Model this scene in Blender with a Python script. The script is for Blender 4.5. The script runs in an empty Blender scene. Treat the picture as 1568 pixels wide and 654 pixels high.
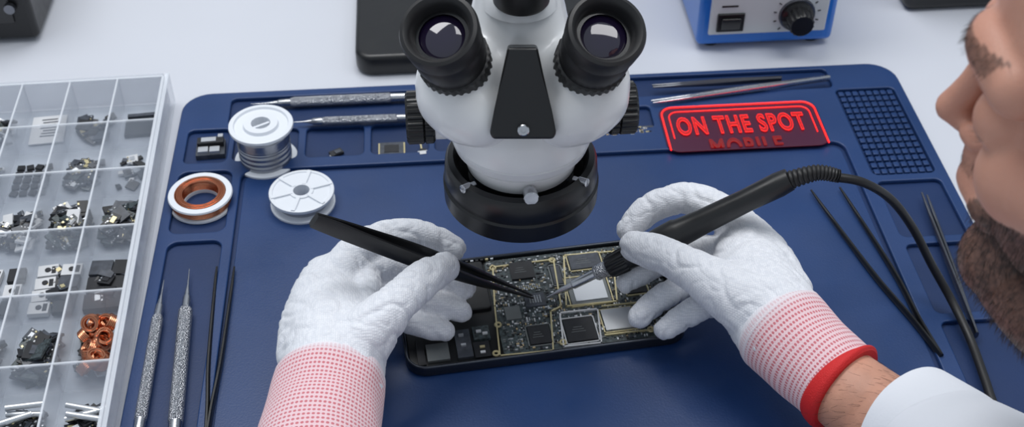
import bpy, bmesh, math, random
from mathutils import Vector, Matrix, Quaternion, noise
random.seed(7)
S = bpy.context.scene
COL = S.collection
try:
    S.view_settings.view_transform = 'Standard'
except Exception: pass

# ------------------------------------------------------------------ camera (table top is z = 0)
F = 1911.0; TH = math.radians(42.0); PS = math.radians(4.45); CAMZ = 0.49
RV = Vector((math.cos(PS), -math.sin(PS), 0)); HV = Vector((math.sin(PS), math.cos(PS), 0)); ZV = Vector((0, 0, 1))
FW = HV*math.cos(TH) - ZV*math.sin(TH); UPV = HV*math.sin(TH) + ZV*math.cos(TH)
CAM = Vector((0, 0, CAMZ))
def P(u, v, z=0.0):
    """point of the real scene at height z seen at (u,v) of the survey photograph"""
    d = RV*(u-786.5) + UPV*(328-v) + FW*F
    return CAM + d*((z-CAMZ)/d.z)
cd = bpy.data.cameras.new('camera'); cam = bpy.data.objects.new('camera', cd); COL.objects.link(cam)
cam.location = CAM; cam.rotation_euler = (math.pi/2-TH, 0, -PS)
cd.sensor_width = 36; cd.lens = F/1573*36; cd.clip_start = 0.01; cd.clip_end = 50
cd.dof.use_dof = True; cd.dof.focus_distance = 0.60; cd.dof.aperture_fstop = 15
S.camera = cam

# ------------------------------------------------------------------ helpers
def lin(c):
    return tuple(((x/255)/12.92 if x/255 <= .04045 else ((x/255+.055)/1.055)**2.4) for x in c) + (1,)
def M(name, c, rough=.5, metal=0., bump=None, var=None, coat=0., emis=None, kind='noise', spec=None, sheen=0, rvar=None):
    m = bpy.data.materials.new(name); m.use_nodes = True
    nt = m.node_tree; b = nt.nodes['Principled BSDF']
    b.inputs['Base Color'].default_value = lin(c); b.inputs['Roughness'].default_value = rough
    b.inputs['Metallic'].default_value = metal; b.inputs['Coat Weight'].default_value = coat
    if spec is not None: b.inputs['Specular IOR Level'].default_value = spec
    if sheen: b.inputs['Sheen Weight'].default_value = sheen
    tc = nt.nodes.new('ShaderNodeTexCoord')
    if var:
        n = nt.nodes.new('ShaderNodeTexNoise'); n.inputs['Scale'].default_value = var[0]; n.inputs['Detail'].default_value = 4
        nt.links.new(tc.outputs['Object'], n.inputs['Vector'])
        r = nt.nodes.new('ShaderNodeValToRGB'); r.color_ramp.elements[0].position = .3; r.color_ramp.elements[1].position = .7
        k = var[1]
        r.color_ramp.elements[0].color = lin([max(0, x*(1-k)) for x in c]); r.color_ramp.elements[1].color = lin([min(255, x*(1+k)) for x in c])
        nt.links.new(n.outputs['Fac'], r.inputs['Fac']); nt.links.new(r.outputs['Color'], b.inputs['Base Color'])
    if rvar:
        n = nt.nodes.new('ShaderNodeTexNoise'); n.inputs['Scale'].default_value = rvar[0]; n.inputs['Detail'].default_value = 5
        nt.links.new(tc.outputs['Object'], n.inputs['Vector'])
        r = nt.nodes.new('ShaderNodeMapRange'); r.inputs['From Min'].default_value=.3; r.inputs['From Max'].default_value=.7
        r.inputs['To Min'].default_value = rough-rvar[1]; r.inputs['To Max'].default_value = rough+rvar[1]
        nt.links.new(n.outputs['Fac'], r.inputs['Value']); nt.links.new(r.outputs[0], b.inputs['Roughness'])
    if bump:
        t = nt.nodes.new('ShaderNodeTexVoronoi' if kind == 'voronoi' else 'ShaderNodeTexNoise')
        t.inputs['Scale'].default_value = bump[0]
        nt.links.new(tc.outputs['Object'], t.inputs['Vector'])
        bp = nt.nodes.new('ShaderNodeBump'); bp.inputs['Strength'].default_value = bump[1]; bp.inputs['Distance'].default_value = bump[2] if len(bump) > 2 else .0005
        nt.links.new(t.outputs['Distance' if kind == 'voronoi' else 'Fac'], bp.inputs['Height']); nt.links.new(bp.outputs['Normal'], b.inputs['Normal'])
    if emis:
        b.inputs['Emission Color'].default_value = lin(emis[0]); b.inputs['Emission Strength'].default_value = emis[1]
    return m
def link(ob): COL.objects.link(ob); return ob
def setpar(ob, par):
    if par is not None:
        ob.parent = par; ob.matrix_parent_inverse = Matrix.Translation(-par.location)
def E(name, loc):
    e = bpy.data.objects.new(name, None); e.empty_display_size = .01; e.location = loc; return link(e)
def mesh(name, verts, faces, mats, par=None, smooth=True, ang=35, uvs=None, mi=None):
    me = bpy.data.meshes.new(name); me.from_pydata([tuple(v) for v in verts], [], faces)
    if not isinstance(mats, (list, tuple)): mats = [mats]
    for m in mats: me.materials.append(m)
    if mi: me.polygons.foreach_set('material_index', mi)
    me.update()
    bm = bmesh.new(); bm.from_mesh(me); bmesh.ops.recalc_face_normals(bm, faces=bm.faces); 
    if uvs:
        bm.verts.ensure_lookup_table(); l = bm.loops.layers.uv.new('UVMap')
        for f in bm.faces:
            us = [uvs[v.index][0] for v in f.verts]; wrap = max(us)-min(us) > .5
            for lp in f.loops:
                uu, vv = uvs[lp.vert.index]
                if wrap and uu < .5: uu += 1
                lp[l].uv = (uu, vv)
    bm.to_mesh(me); bm.free()
    if smooth:
        me.polygons.foreach_set('use_smooth', [True]*len(me.polygons))
        try: me.set_sharp_from_angle(angle=math.radians(ang))
        except Exception: pass
    ob = link(bpy.data.objects.new(name, me)); setpar(ob, par); return ob
def bevel(ob, w, seg=2):
    m = ob.modifiers.new('bev', 'BEVEL'); m.width = w; m.segments = seg; m.limit_method = 'ANGLE'; return ob
def box(name, c, s, mat, par=None, rz=0, bev=0, rot=None):
    R = rot if rot is not None else Matrix.Rotation(rz, 3, 'Z')
    vs = [Vector(c) + R @ Vector((x*s[0]/2, y*s[1]/2, z*s[2]/2)) for x in (-1, 1) for y in (-1, 1) for z in (-1, 1)]
    fs = [(0,1,3,2),(4,6,7,5),(0,4,5,1),(2,3,7,6),(0,2,6,4),(1,5,7,3)]
    ob = mesh(name, vs, fs, mat, par, smooth=bev > 0, ang=60)
    if bev: bevel(ob, bev, 3)
    return ob
class Multi:
    def __init__(s, mats): s.v=[]; s.f=[]; s.m=[]; s.mats=mats
    def box(s, c, sz, R=None, mi=0):
        if R is None: R = Matrix.Identity(3)
        o = len(s.v); c = Vector(c)
        s.v += [c + R @ Vector((x*sz[0]/2, y*sz[1]/2, z*sz[2]/2)) for x in (-1,1) for y in (-1,1) for z in (-1,1)]
        for f in [(0,1,3,2),(4,6,7,5),(0,4,5,1),(2,3,7,6),(0,2,6,4),(1,5,7,3)]:
            s.f.append(tuple(o+i for i in f)); s.m.append(mi)
    def cyl(s, c, r, h, R=None, mi=0, n=14, r2=None):
        if R is None: R = Matrix.Identity(3)
        o=len(s.v); c=Vector(c); r2 = r if r2 is None else r2
        for k,rr in ((-1,r),(1,r2)):
            for i in range(n):
                a=2*math.pi*i/n; s.v.append(c+R@Vector((rr*math.cos(a),rr*math.sin(a),k*h/2)))
        for i in range(n):
            j=(i+1)%n; s.f.append((o+i,o+j,o+n+j,o+n+i)); s.m.append(mi)
        s.f.append(tuple(o+i for i in range(n))[::-1]); s.m.append(mi); s.f.append(tuple(o+n+i for i in range(n))); s.m.append(mi)
    def torus(s, c, r, r2, R=None, mi=0, n=22, k=8):
        if R is None: R = Matrix.Identity(3)
        o=len(s.v); c=Vector(c)
        for i in range(n):
            a=2*math.pi*i/n
            for j in range(k):
                b=2*math.pi*j/k; q=r+r2*math.cos(b); s.v.append(c+R@Vector((q*math.cos(a),q*math.sin(a),r2*math.sin(b))))
        for i in range(n):
            for j in range(k):
                s.f.append((o+i*k+j,o+((i+1)%n)*k+j,o+((i+1)%n)*k+(j+1)%k,o+i*k+(j+1)%k)); s.m.append(mi)
    def strand(s, p, d, w, L, bend, mi=0):
        sd=d.cross(Vector((random.uniform(-1,1),random.uniform(-1,1),random.uniform(-1,1)))).normalized()
        o=len(s.v); a=p; b=p+d*L*.5+bend*L*.15; c=p+d*L*.85+bend*L*.5
        s.v+=[a-sd*w,a+sd*w,b-sd*w*.8,b+sd*w*.8,c]
        s.f+=[(o,o+1,o+3,o+2),(o+2,o+3,o+4)]; s.m+=[mi,mi]
    def done(s, name, par=None, smooth=True): return mesh(name, s.v, s.f, s.mats, par, smooth=smooth, ang=35, mi=s.m)
def axisR(ax):
    return Vector(ax).normalized().to_track_quat('Z', 'Y').to_matrix()
def lathe(name, p0, ax, prof, mat, par=None, n=48, ang=35, flute=None):
    """prof = [(dist, r), ...] revolved round ax from p0; flute=(d0,d1,count,depth) cuts grip ribs"""
    R = axisR(ax); p0 = Vector(p0); vs=[]; fs=[]; rows=[]
    if flute: n = flute[2]*4
    for d, r in prof:
        if r <= 1e-7: rows.append([len(vs)]); vs.append(p0 + R@Vector((0,0,d)))
        else:
            row=[]
            for i in range(n):
                a=2*math.pi*i/n; rr=r
                if flute and flute[0] <= d <= flute[1] and i%4 in (0,1): rr -= flute[3]
                row.append(len(vs)); vs.append(p0+R@Vector((rr*math.cos(a), rr*math.sin(a), d)))
            rows.append(row)
    for A,B in zip(rows, rows[1:]):
        for i in range(n):
            j=(i+1)%n
            if len(A)==1 and len(B)==1: continue
            if len(A)==1: fs.append((A[0],B[j],B[i]))
            elif len(B)==1: fs.append((A[i],A[j],B[0]))
            else: fs.append((A[i],A[j],B[j],B[i]))
    return mesh(name, vs, fs, mat, par, ang=ang)
def cr(pts, n=8):
    pts=[tuple(p) for p in pts]; out=[]
    for i in range(len(pts)-1):
        p0=pts[max(i-1,0)]; p1=pts[i]; p2=pts[i+1]; p3=pts[min(i+2,len(pts)-1)]
        for k in range(n):
            t=k/n
            out.append(tuple(.5*((2*b)+(c-a)*t+(2*a-5*b+4*c-d)*t*t+(-a+3*b-3*c+d)*t**3) for a,b,c,d in zip(p0,p1,p2,p3)))
    out.append(pts[-1]); return out
def sweep(name, pr, mat, par=None, segs=16, ref=None, caps=True, ang=40, disp=None, power=1.0, add=None):
    """pr = [(x,y,z,a[,b])...]; a = half width across, b = half height along ref"""
    pts=[Vector(p[:3]) for p in pr]; vs=[]; fs=[]; uv=[]; L=0; N=None
    for i,p in enumerate(pts):
        T=(pts[min(i+1,len(pts)-1)]-pts[max(i-1,0)]).normalized()
        if ref is not None: N=(Vector(ref)-T*T.dot(Vector(ref))).normalized()
        elif N is None:
            q=Vector((0,0,1)) if abs(T.z)<.9 else Vector((1,0,0)); N=(q-T*T.dot(q)).normalized()
        else: N=(N-T*T.dot(N)).normalized()
        B=T.cross(N); a=pr[i][3]; b=pr[i][4] if len(pr[i])>4 else a
        if i: L+=(p-pts[i-1]).length
        for k in range(segs):
            t=2*math.pi*k/segs; cx,cy=math.cos(t),math.sin(t)
            cx=math.copysign(abs(cx)**power,cx); cy=math.copysign(abs(cy)**power,cy)
            q=p+B*(a*cx)+N*(b*cy)
            if disp: q=q+(q-p).normalized()*disp(q)
            vs.append(q); uv.append((k/segs, L))
    for i in range(len(pts)-1):
        for k in range(segs):
            j=(k+1)%segs; fs.append((i*segs+k,i*segs+j,(i+1)*segs+j,(i+1)*segs+k))
    if caps: fs.append(tuple(range(segs))[::-1]); fs.append(tuple((len(pts)-1)*segs+k for k in range(segs)))
    return mesh(name, vs, fs, mat, par, ang=ang, uvs=uv)
def tup(p, *r): return (p[0],p[1],p[2])+tuple(r)
def evalmesh(ob):
    dg=bpy.context.evaluated_depsgraph_get(); dg.update()
    return bpy.data.meshes.new_from_object(ob.evaluated_get(dg))
def blob(name, chains, mat, par=None, voxel=.0013, smooth=5, ells=(), disp=None, keep=None):
    """one continuous organic surface grown over tapered chains [(Vector, r)...]"""
    bm=bmesh.new()
    def sph(c, r, Rm=None):
        mt=Matrix.Translation(c) @ ((Rm.to_4x4() if Rm else Matrix.Identity(4)) @ Matrix.Diagonal((*(r if hasattr(r,'__len__') else (r,r,r)),1)))
        bmesh.ops.create_icosphere(bm, subdivisions=3, radius=1, matrix=mt)
    for ch in chains:
        pr=cr([tup(p,r) for p,r in ch], 10)
        last=None
        for q in pr:
            c=Vector(q[:3]); 
            if last is None or (c-last).length> q[3]*.22: sph(c,q[3]); last=c
        sph(Vector(pr[-1][:3]), pr[-1][3])
    for e in ells: sph(*e)
    me=bpy.data.meshes.new(name); bm.to_mesh(me); bm.free()
    ob=link(bpy.data.objects.new(name, me))
    m=ob.modifiers.new('r','REMESH'); m.mode='VOXEL'; m.voxel_size=voxel; m.use_smooth_shade=True
    s=ob.modifiers.new('s','SMOOTH'); s.factor=.5; s.iterations=smooth
    me2=evalmesh(ob); bpy.data.objects.remove(ob); bpy.data.meshes.remove(me)
    me2.name=name; me2.materials.clear()
    for mm in (mat if isinstance(mat,(list,tuple)) else [mat]): me2.materials.append(mm)
    if disp:
        nrm=[v.normal.copy() for v in me2.vertices]
        for v,nn in zip(me2.vertices,nrm): v.co=v.co+nn*disp(v.co)
    me2.polygons.foreach_set('use_smooth',[True]*len(me2.polygons)); me2.update()
    o2=link(bpy.data.objects.new(name,me2)); setpar(o2,par); return o2
def rr(x0,y0,x1,y1,r,n=7):
    out=[]
    for cx,cy,a0 in ((x1-r,y1-r,0),(x0+r,y1-r,90),(x0+r,y0+r,180),(x1-r,y0+r,270)):
        for i in range(n+1):
            a=math.radians(a0+90*i/n); out.append((cx+r*math.cos(a),cy+r*math.sin(a)))
    return out
def plate(name, loops, z0, z1, mat, par=None, bev=.0006, T=None):
    cu=bpy.data.curves.new(name,'CURVE'); cu.dimensions='2D'; cu.fill_mode='BOTH'
    cu.extrude=max((z1-z0)/2-bev,0); cu.bevel_depth=bev; cu.bevel_resolution=2; cu.offset=-bev
    for lp in loops:
        sp=cu.splines.new('POLY'); sp.points.add(len(lp)-1)
        for i,(x,y) in enumerate(lp): sp.points[i].co=(x,y,0,1)
        sp.use_cyclic_u=True
    ob=link(bpy.data.objects.new(name,cu)); me=evalmesh(ob); bpy.data.objects.remove(ob)
    me.transform(Matrix.Translation((0,0,(z0+z1)/2)))
    if T is not None: me.transform(T)
    me.materials.clear(); me.materials.append(mat); me.name=name
    me.polygons.foreach_set('use_smooth',[True]*len(me.polygons))
    try: me.set_sharp_from_angle(angle=math.radians(40))
    except Exception: pass
    o=link(bpy.data.objects.new(name,me)); setpar(o,par); return o

# ------------------------------------------------------------------ materials
m_table=M('table_laminate',(206,209,217),.35,0,None,(3,.02))
m_floor=M('floor_vinyl',(120,124,130),.5,0,None,(2,.05))
m_wall=M('wall_paint',(205,208,212),.8,0,(60,.1))
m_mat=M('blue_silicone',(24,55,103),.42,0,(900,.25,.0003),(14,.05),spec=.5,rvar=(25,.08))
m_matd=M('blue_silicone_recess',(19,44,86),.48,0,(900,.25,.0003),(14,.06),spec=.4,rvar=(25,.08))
m_blk=M('black_plastic',(19,20,22),.36,0,(600,.1,.0002),rvar=(60,.08))
m_blkg=M('black_gloss',(12,12,14),.22,0,coat=.3)
m_rub=M('black_rubber',(22,22,24),.5,rvar=(80,.1))
m_wht=M('white_enamel',(226,227,228),.30,0,coat=.3)
m_steel=M('steel',(190,192,196),.24,1,rvar=(200,.08))
m_steeld=M('steel_dark',(120,122,128),.3,1)
m_knurl=M('knurled_steel',(185,187,192),.32,1,(1500,1,.0006),kind='voronoi')
m_cop=M('copper_wire',(202,134,102),.22,1,(1200,.3,.0003))
m_sold=M('solder_wire',(170,172,178),.30,1)
m_spool=M('spool_plastic',(222,226,232),.4,spec=.4)
m_chip=M('chip_black',(27,28,32),.45,0,None,(300,.15))
m_chip2=M('chip_grey',(66,70,78),.4,0,None,(300,.15))
m_wcomp=M('component_white',(205,206,208),.5)
m_tan=M('component_tan',(176,158,124),.5)
m_silv=M('component_silver',(205,208,212),.35,.7)
m_gold=M('gold_trace',(206,194,152),.38,.5)
m_pcb=M('pcb_mask',(52,60,62),.4,0,(1500,.4,.0003),(700,.5))
m_pcbt=M('pcb_trace',(118,122,122),.35,.3)
m_phone=M('phone_metal',(66,70,78),.28,.8)
m_bluep=M('blue_case',(22,108,200),.32,0,coat=.2)
m_panel=M('panel_grey',(205,208,210),.45)
m_screen=M('device_panel',(120,128,140),.25)
m_lens=M('coated_lens',(22,12,40),.06,.1,coat=1.)
m_coat=M('coat_cloth',(226,229,236),.85,0,(900,.3,.0003),sheen=.2)
m_skin=M('arm_skin',(190,140,118),.5,0,(700,.4,.0004),(60,.07))
m_hair=M('body_hair',(48,34,28),.5)
m_red=M('red_hem',(205,30,32),.7,0,(1600,.6,.0006))
def transp(name,c,fac,rough=.2):
    m=bpy.data.materials.new(name); m.use_nodes=True; nt=m.node_tree; b=nt.nodes['Principled BSDF']; o=nt.nodes['Material Output']
    b.inputs['Base Color'].default_value=lin(c); b.inputs['Roughness'].default_value=rough
    t=nt.nodes.new('ShaderNodeBsdfTransparent'); x=nt.nodes.new('ShaderNodeMixShader'); x.inputs[0].default_value=fac
    nt.links.new(t.outputs[0],x.inputs[1]); nt.links.new(b.outputs[0],x.inputs[2]); nt.links.new(x.outputs[0],o.inputs['Surface']); return m
m_clear=transp('clear_plastic',(225,230,238),.30)
m_clearf=transp('clear_plastic_floor',(205,212,222),.55)
# glove knit
def glove_mat(name, uvdots=False):
    m=M(name,(236,238,244),.85,0,None,None,sheen=.3); nt=m.node_tree; b=nt.nodes['Principled BSDF']; L=nt.links.new
    tc=nt.nodes.new('ShaderNodeTexCoord')
    v=nt.nodes.new('ShaderNodeTexVoronoi'); v.inputs['Scale'].default_value=1000; v.inputs['Randomness'].default_value=.25
    n=nt.nodes.new('ShaderNodeTexNoise'); n.inputs['Scale'].default_value=110; n.inputs['Detail'].default_value=3
    L(tc.outputs['Object'],v.inputs['Vector']); L(tc.outputs['Object'],n.inputs['Vector'])
    b1=nt.nodes.new('ShaderNodeBump'); b1.inputs['Strength'].default_value=.45; b1.inputs['Distance'].default_value=.0004
    b2=nt.nodes.new('ShaderNodeBump'); b2.inputs['Strength'].default_value=.12; b2.inputs['Distance'].default_value=.0015
    L(v.outputs['Distance'],b1.inputs['Height']); L(n.outputs['Fac'],b2.inputs['Height']); L(b2.outputs['Normal'],b1.inputs['Normal']); L(b1.outputs['Normal'],b.inputs['Normal'])
    if not uvdots:
        r=nt.nodes.new('ShaderNodeMapRange'); r.inputs['From Min'].default_value=0; r.inputs['From Max'].default_value=.6; L(v.outputs['Distance'],r.inputs['Value'])
        mx=nt.nodes.new('ShaderNodeMix'); mx.data_type='RGBA'; L(r.outputs[0],mx.inputs[0]); mx.inputs[6].default_value=lin((244,245,249)); mx.inputs[7].default_value=lin((216,219,226)); L(mx.outputs[2],b.inputs['Base Color'])
    if uvdots:
        def mt(op,a,c=None,d=None):
            x=nt.nodes.new('ShaderNodeMath'); x.operation=op
            for i,q in enumerate((a,c,d)):
                if q is None: continue
                if isinstance(q,(int,float)): x.inputs[i].default_value=q
                else: L(q,x.inputs[i])
            return x.outputs[0]
        sp=nt.nodes.new('ShaderNodeSeparateXYZ'); L(tc.outputs['UV'],sp.inputs[0])
        fu=mt('SUBTRACT',mt('FRACT',mt('MULTIPLY',sp.outputs[0],84)),.5); fv=mt('SUBTRACT',mt('FRACT',mt('MULTIPLY',sp.outputs[1],360)),.5)
        du=fu; dv=mt('MULTIPLY',fv,1.25)
        dist=mt('SQRT',mt('ADD',mt('MULTIPLY',du,du),mt('MULTIPLY',dv,dv)))
        dot=mt('LESS_THAN',dist,.35)
        fade=nt.nodes.new('ShaderNodeMapRange'); fade.inputs['From Min'].default_value=.004; fade.inputs['From Max'].default_value=.014; L(sp.outputs[1],fade.inputs['Value'])
        base=nt.nodes.new('ShaderNodeMix'); base.data_type='RGBA'; L(fade.outputs[0],base.inputs[0]); base.inputs[6].default_value=lin((230,232,238)); base.inputs[7].default_value=lin((230,198,204))
        mx=nt.nodes.new('ShaderNodeMix'); mx.data_type='RGBA'; L(mt('MULTIPLY',dot,mt('MULTIPLY',fade.outputs[0],.8)),mx.inputs[0]); L(base.outputs[2],mx.inputs[6]); mx.inputs[7].default_value=lin((192,72,86))
        L(mx.outputs[2],b.inputs['Base Color'])
    return m
m_glove=glove_mat('glove_knit'); m_cuff=glove_mat('glove_cuff_knit',True)

# ------------------------------------------------------------------ room
T_Y0,T_Y1=.21,1.35
wb=box('workbench',(0.05,(T_Y0+T_Y1)/2,-.015),(2.2,T_Y1-T_Y0,.03),m_table,None,bev=.003)
for i,(x,y) in enumerate(((-.98,.27),(1.08,.27),(-.98,1.29),(1.08,1.29))):
    l=box('leg_%d'%(i+1),(x,y,-.39),(.05,.05,.72),m_steeld); l.parent=wb
box('floor',(0,.6,-.76),(5,4,.02),m_floor)
box('wall_back',(0,1.8,.5),(5,.05,2.5),m_wall)
box('baseboard_back',(0,1.765,-.70),(5,.02,.1),m_panel)

# ------------------------------------------------------------------ repair mat
MF=.002; MT=.0048
mp=E('soldering_mat',(.07,.49,0))
X0,X1,Y0,Y1=-.1625,.308,.285,.670
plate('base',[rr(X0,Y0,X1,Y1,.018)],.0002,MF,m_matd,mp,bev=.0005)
holes=[rr(-.1185,.31,.2525,.589,.008), # working area
  rr(-.131,.6345,.060,.6625,.004), rr(.098,.6445,.262,.6655,.004),
  rr(-.155,.598,-.129,.631,.004), rr(-.1255,.5985,-.086,.6285,.004), rr(-.081,.5985,-.045,.6285,.004),
  rr(-.0405,.5985,-.005,.6285,.004), rr(-.001,.5985,.03,.6285,.004), rr(.034,.5985,.09,.6285,.004), rr(.094,.612,.138,.634,.003),
  rr(-.156,.535,-.124,.590,.006), rr(-.155,.31,-.1245,.528,.006),
  rr(.262,.555,.301,.642,.004), rr(.262,.50,.301,.549,.004), rr(.262,.44,.301,.494,.004), rr(.262,.31,.301,.434,.004)]
plate('rim',[rr(X0+.0006,Y0+.0006,X1-.0006,Y1-.0006,.018)]+holes,MF-.0002,MT,m_mat,mp,bev=.0007)
plate('work_surface',[rr(-.1165,.312,.2505,.587,.007)],MF-.001,MF+.0004,m_mat,mp,bev=.0003)
g=Multi([m_mat])
nx,ny=8,14
for i in range(nx):
    for j in range(ny):
        g.box((.2655+(.0325/(nx-1))*i,.559+(.079/(ny-1))*j,MF+.0010),(.0034,.0043,.0022))
bevel(g.done('screw_grid',mp),.0004,2)

# neon sign lying on the mat
m_neon=M('neon_tube',(120,8,8),.4,emis=((255,34,30),2.6))
m_neonf=M('neon_letter_face',(90,8,10),.5,emis=((200,12,14),.7))
m_neond=M('neon_letter_dim',(60,8,10),.5,emis=((150,12,14),.6))
m_neonp=M('added_halo_backing',(26,20,48),.35,emis=((190,8,14),.10))  # weak red emission stands in for the halo around the neon tubes
ns=E('neon_sign',(.19,.61,MT))
plate('added_halo_panel',[rr(.1425,.5850,.2445,.6305,.008)],MT+.0001,MT+.0009,m_neonp,ns,bev=.0002)  # added plate, not part of the sign, carries the red halo
def text(body,x0,x1,y0,y1,z,name,cut=None,mf=None,ml=None):
    for mode in ('fill','line'):
        cu=bpy.data.curves.new(name,'FONT'); cu.body=body; cu.size=1; cu.offset=.018; cu.space_character=1.14
        cu.resolution_u=4
        if mode=='fill': cu.extrude=.01
        else: cu.fill_mode='NONE'; cu.bevel_depth=.0065; cu.bevel_resolution=2
        ob=link(bpy.data.objects.new(name,cu)); me=evalmesh(ob); bpy.data.objects.remove(ob)
        xs=[v.co.x for v in me.vertices]; ys=[v.co.y for v in me.vertices]
        sx=(x1-x0)/(max(xs)-min(xs)); sy=(y1-y0)/(max(ys)-min(ys)); mx,my=min(xs),min(ys)
        for v in me.vertices:
            v.co=Vector((x0+(v.co.x-mx)*sx,y0+(v.co.y-my)*sy,z+(0.0 if mode=='fill' else .0006)+v.co.z*.02))
        if cut is not None:
            bm=bmesh.new(); bm.from_mesh(me); bmesh.ops.bisect_plane(bm,geom=bm.verts[:]+bm.edges[:]+bm.faces[:],plane_co=(0,cut,0),plane_no=(0,-1,0),clear_outer=True); bm.to_mesh(me); bm.free()
        me.materials.clear(); me.materials.append(mf if mode=='fill' else ml)
        o=link(bpy.data.objects.new(name+'_'+mode,me)); setpar(o,ns)
text('ON THE SPOT',.1515,.2335,.5995,.6175,MT+.0014,'lettering',None,m_neonf,m_neon)
text('MOBILE',.169,.2145,.5775,.5945,MT+.0014,'second_line',.5862,m_neond,m_neonf)
def border(x0,x1,y0,y1,r,rad,name):
    pts=[(x0,y0)]+[(x0+r-r*math.cos(a),y1-r+r*math.sin(a)) for a in [math.pi/2*i/6 for i in range(7)]]+[(x1-r+r*math.sin(a),y1-r+r*math.cos(a)) for a in [math.pi/2*i/6 for i in range(7)]]+[(x1,y0)]
    sweep(name,[(x,y,MT+.0014,rad) for x,y in pts],m_neon,ns,segs=8)
border(.1440,.2430,.5862,.6290,.008,.0005,'outer_tube'); border(.1482,.2388,.5975,.6242,.006,.00032,'inner_tube')

# ------------------------------------------------------------------ microscope
AX=P(800,294,.078); ax,ay=AX.x,AX.y
ms=E('stereo_microscope',(ax,.74,0))
def A(x,y,z): return Vector((ax+x,ay+y,z))
plate('stand_base',[rr(-.051,.686,.128,.93,.012)],.0005,.016,m_blk,ms,bev=.003)
lathe('stand_post',(ax,.77,.014),(0,0,1),[(0,.024),(.01,.024),(.012,.014),(.42,.014),(.422,0)],m_steeld,ms)
lathe('support_arm',(ax,.80,.19),(0,-1,0),[(0,.0),(0,.013),(.29,.013),(.29,0)],m_blk,ms)
lathe('arm_clamp',(ax,.77,.165),(0,0,1),[(0,0),(0,.024),(.05,.024),(.05,0)],m_blk,ms)
lathe('ring_light',A(0,0,.077),(0,0,1),[(0,.026),(0,.0368),(.0015,.0385),(.011,.0388),(.012,.0378),(.0135,.0378),(.0145,.0382),(.023,.0375),(.025,.0362),(.026,.0335),(.0245,.0325),(.018,.031),(.014,.0262),(.014,.024),(.0,.024),(0,.026)],m_blk,ms,n=72)
lathe('objective_barrel',A(0,0,.083),(0,0,1),[(0,0),(0,.0225),(.012,.0245),(.016,.0262),(.0165,.0275)],m_blk,ms,n=64)
lathe('nosepiece',A(0,0,.0985),(0,0,1),[(0,.0),(0,.0255),(.0012,.0270),(.009,.0288),(.0095,.0288),(.010,.0280),(.0108,.0280),(.0115,.0295),(.014,.0328),(.0185,.0342),(.019,.0335),(.0197,.0335),(.0202,.0344),(.027,.0346),(.034,.0325),(.042,.028),(.042,0)],m_wht,ms,n=72)
ch=[]
for s in (-1,1):
    base=P(803-s*93,116,.155); 
    rim=P(803-s*130,45,.198)
    d=(rim-base).normalized()
    ch.append([(base+d*.002,.0196),(P(803-s*101,140,.150),.0198),(P(803-s*86,163,.146),.0178),(P(803-s*64,178,.144),.0150)])
    ch.append([(P(803-s*92,148,.148),.0185),(A(0,.012,.150),.022)])
    e=base+d*.008; Ln=(rim-e).length
    lathe('eyepiece_'+('right' if s<0 else 'left'),e,d,[(0,0),(0,.0155),(.002,.0163),(.013,.0166),(.0135,.0153),(Ln*.42,.0153),(Ln*.44,.0160),(Ln*.66,.0163),(Ln*.68,.0158),(Ln*.74,.0160),(Ln*.76,.0168),(Ln*.95,.0174),(Ln,.0167),(Ln+.0006,.0152),(Ln-.0005,.0136),(Ln-.003,.0124),(Ln-.009,.0115),(Ln-.009,0)],m_rub,ms,flute=(.0015,.0132,30,.0006))
    lathe('collar',base+d*.005,d,[(0,.0185),(.003,.0185),(.0045,.0178),(.0045,0)],m_wht,ms)
    lathe('eyepiece_lens',e+d*(Ln-.0092),d,[(0,.0113),(.0014,.0092),(.0024,.0060),(.0028,0)],m_lens,ms)
    lathe('lens_ring',e+d*(Ln-.0078),d,[(0,.0119),(0,.0102),(.0006,.0102),(.0006,.0119)],m_blkg,ms)
    lathe('zoom_knob',A(-s*.0415,0,.128),(-s,0,0),[(0,0),(0,.0115),(.001,.0128),(.0045,.0128),(.005,.0120),(.0056,.0128),(.0125,.0128),(.0135,.0115),(.0135,0)],m_blk,ms,flute=(.0009,.0126,26,.0008))
    lathe('knob_hub',A(-s*.025,0,.128),(-s,0,0),[(0,0),(0,.011),(.018,.011),(.018,0)],m_wht,ms)
ch.append([(A(0,.004,.128),.0265),(A(0,.012,.150),.0265),(A(0,.018,.172),.0225),(A(0,.020,.186),.019)])
hd=blob('head_body',ch,m_wht,ms,voxel=.0014,smooth=12)
lathe('port_mount',A(0,.012,.182),(0,0,1),[(0,.0),(0,.0175),(.006,.0165),(.008,.015),(.008,0)],m_wht,ms)
lathe('trinocular_port',A(0,.004,.187),(0,0,1),[(0,.0),(0,.0118),(.0015,.0128),(.014,.0128),(.0145,.0112),(.02,.0112),(.021,.0128),(.055,.0128),(.055,0)],m_rub,ms)
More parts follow.
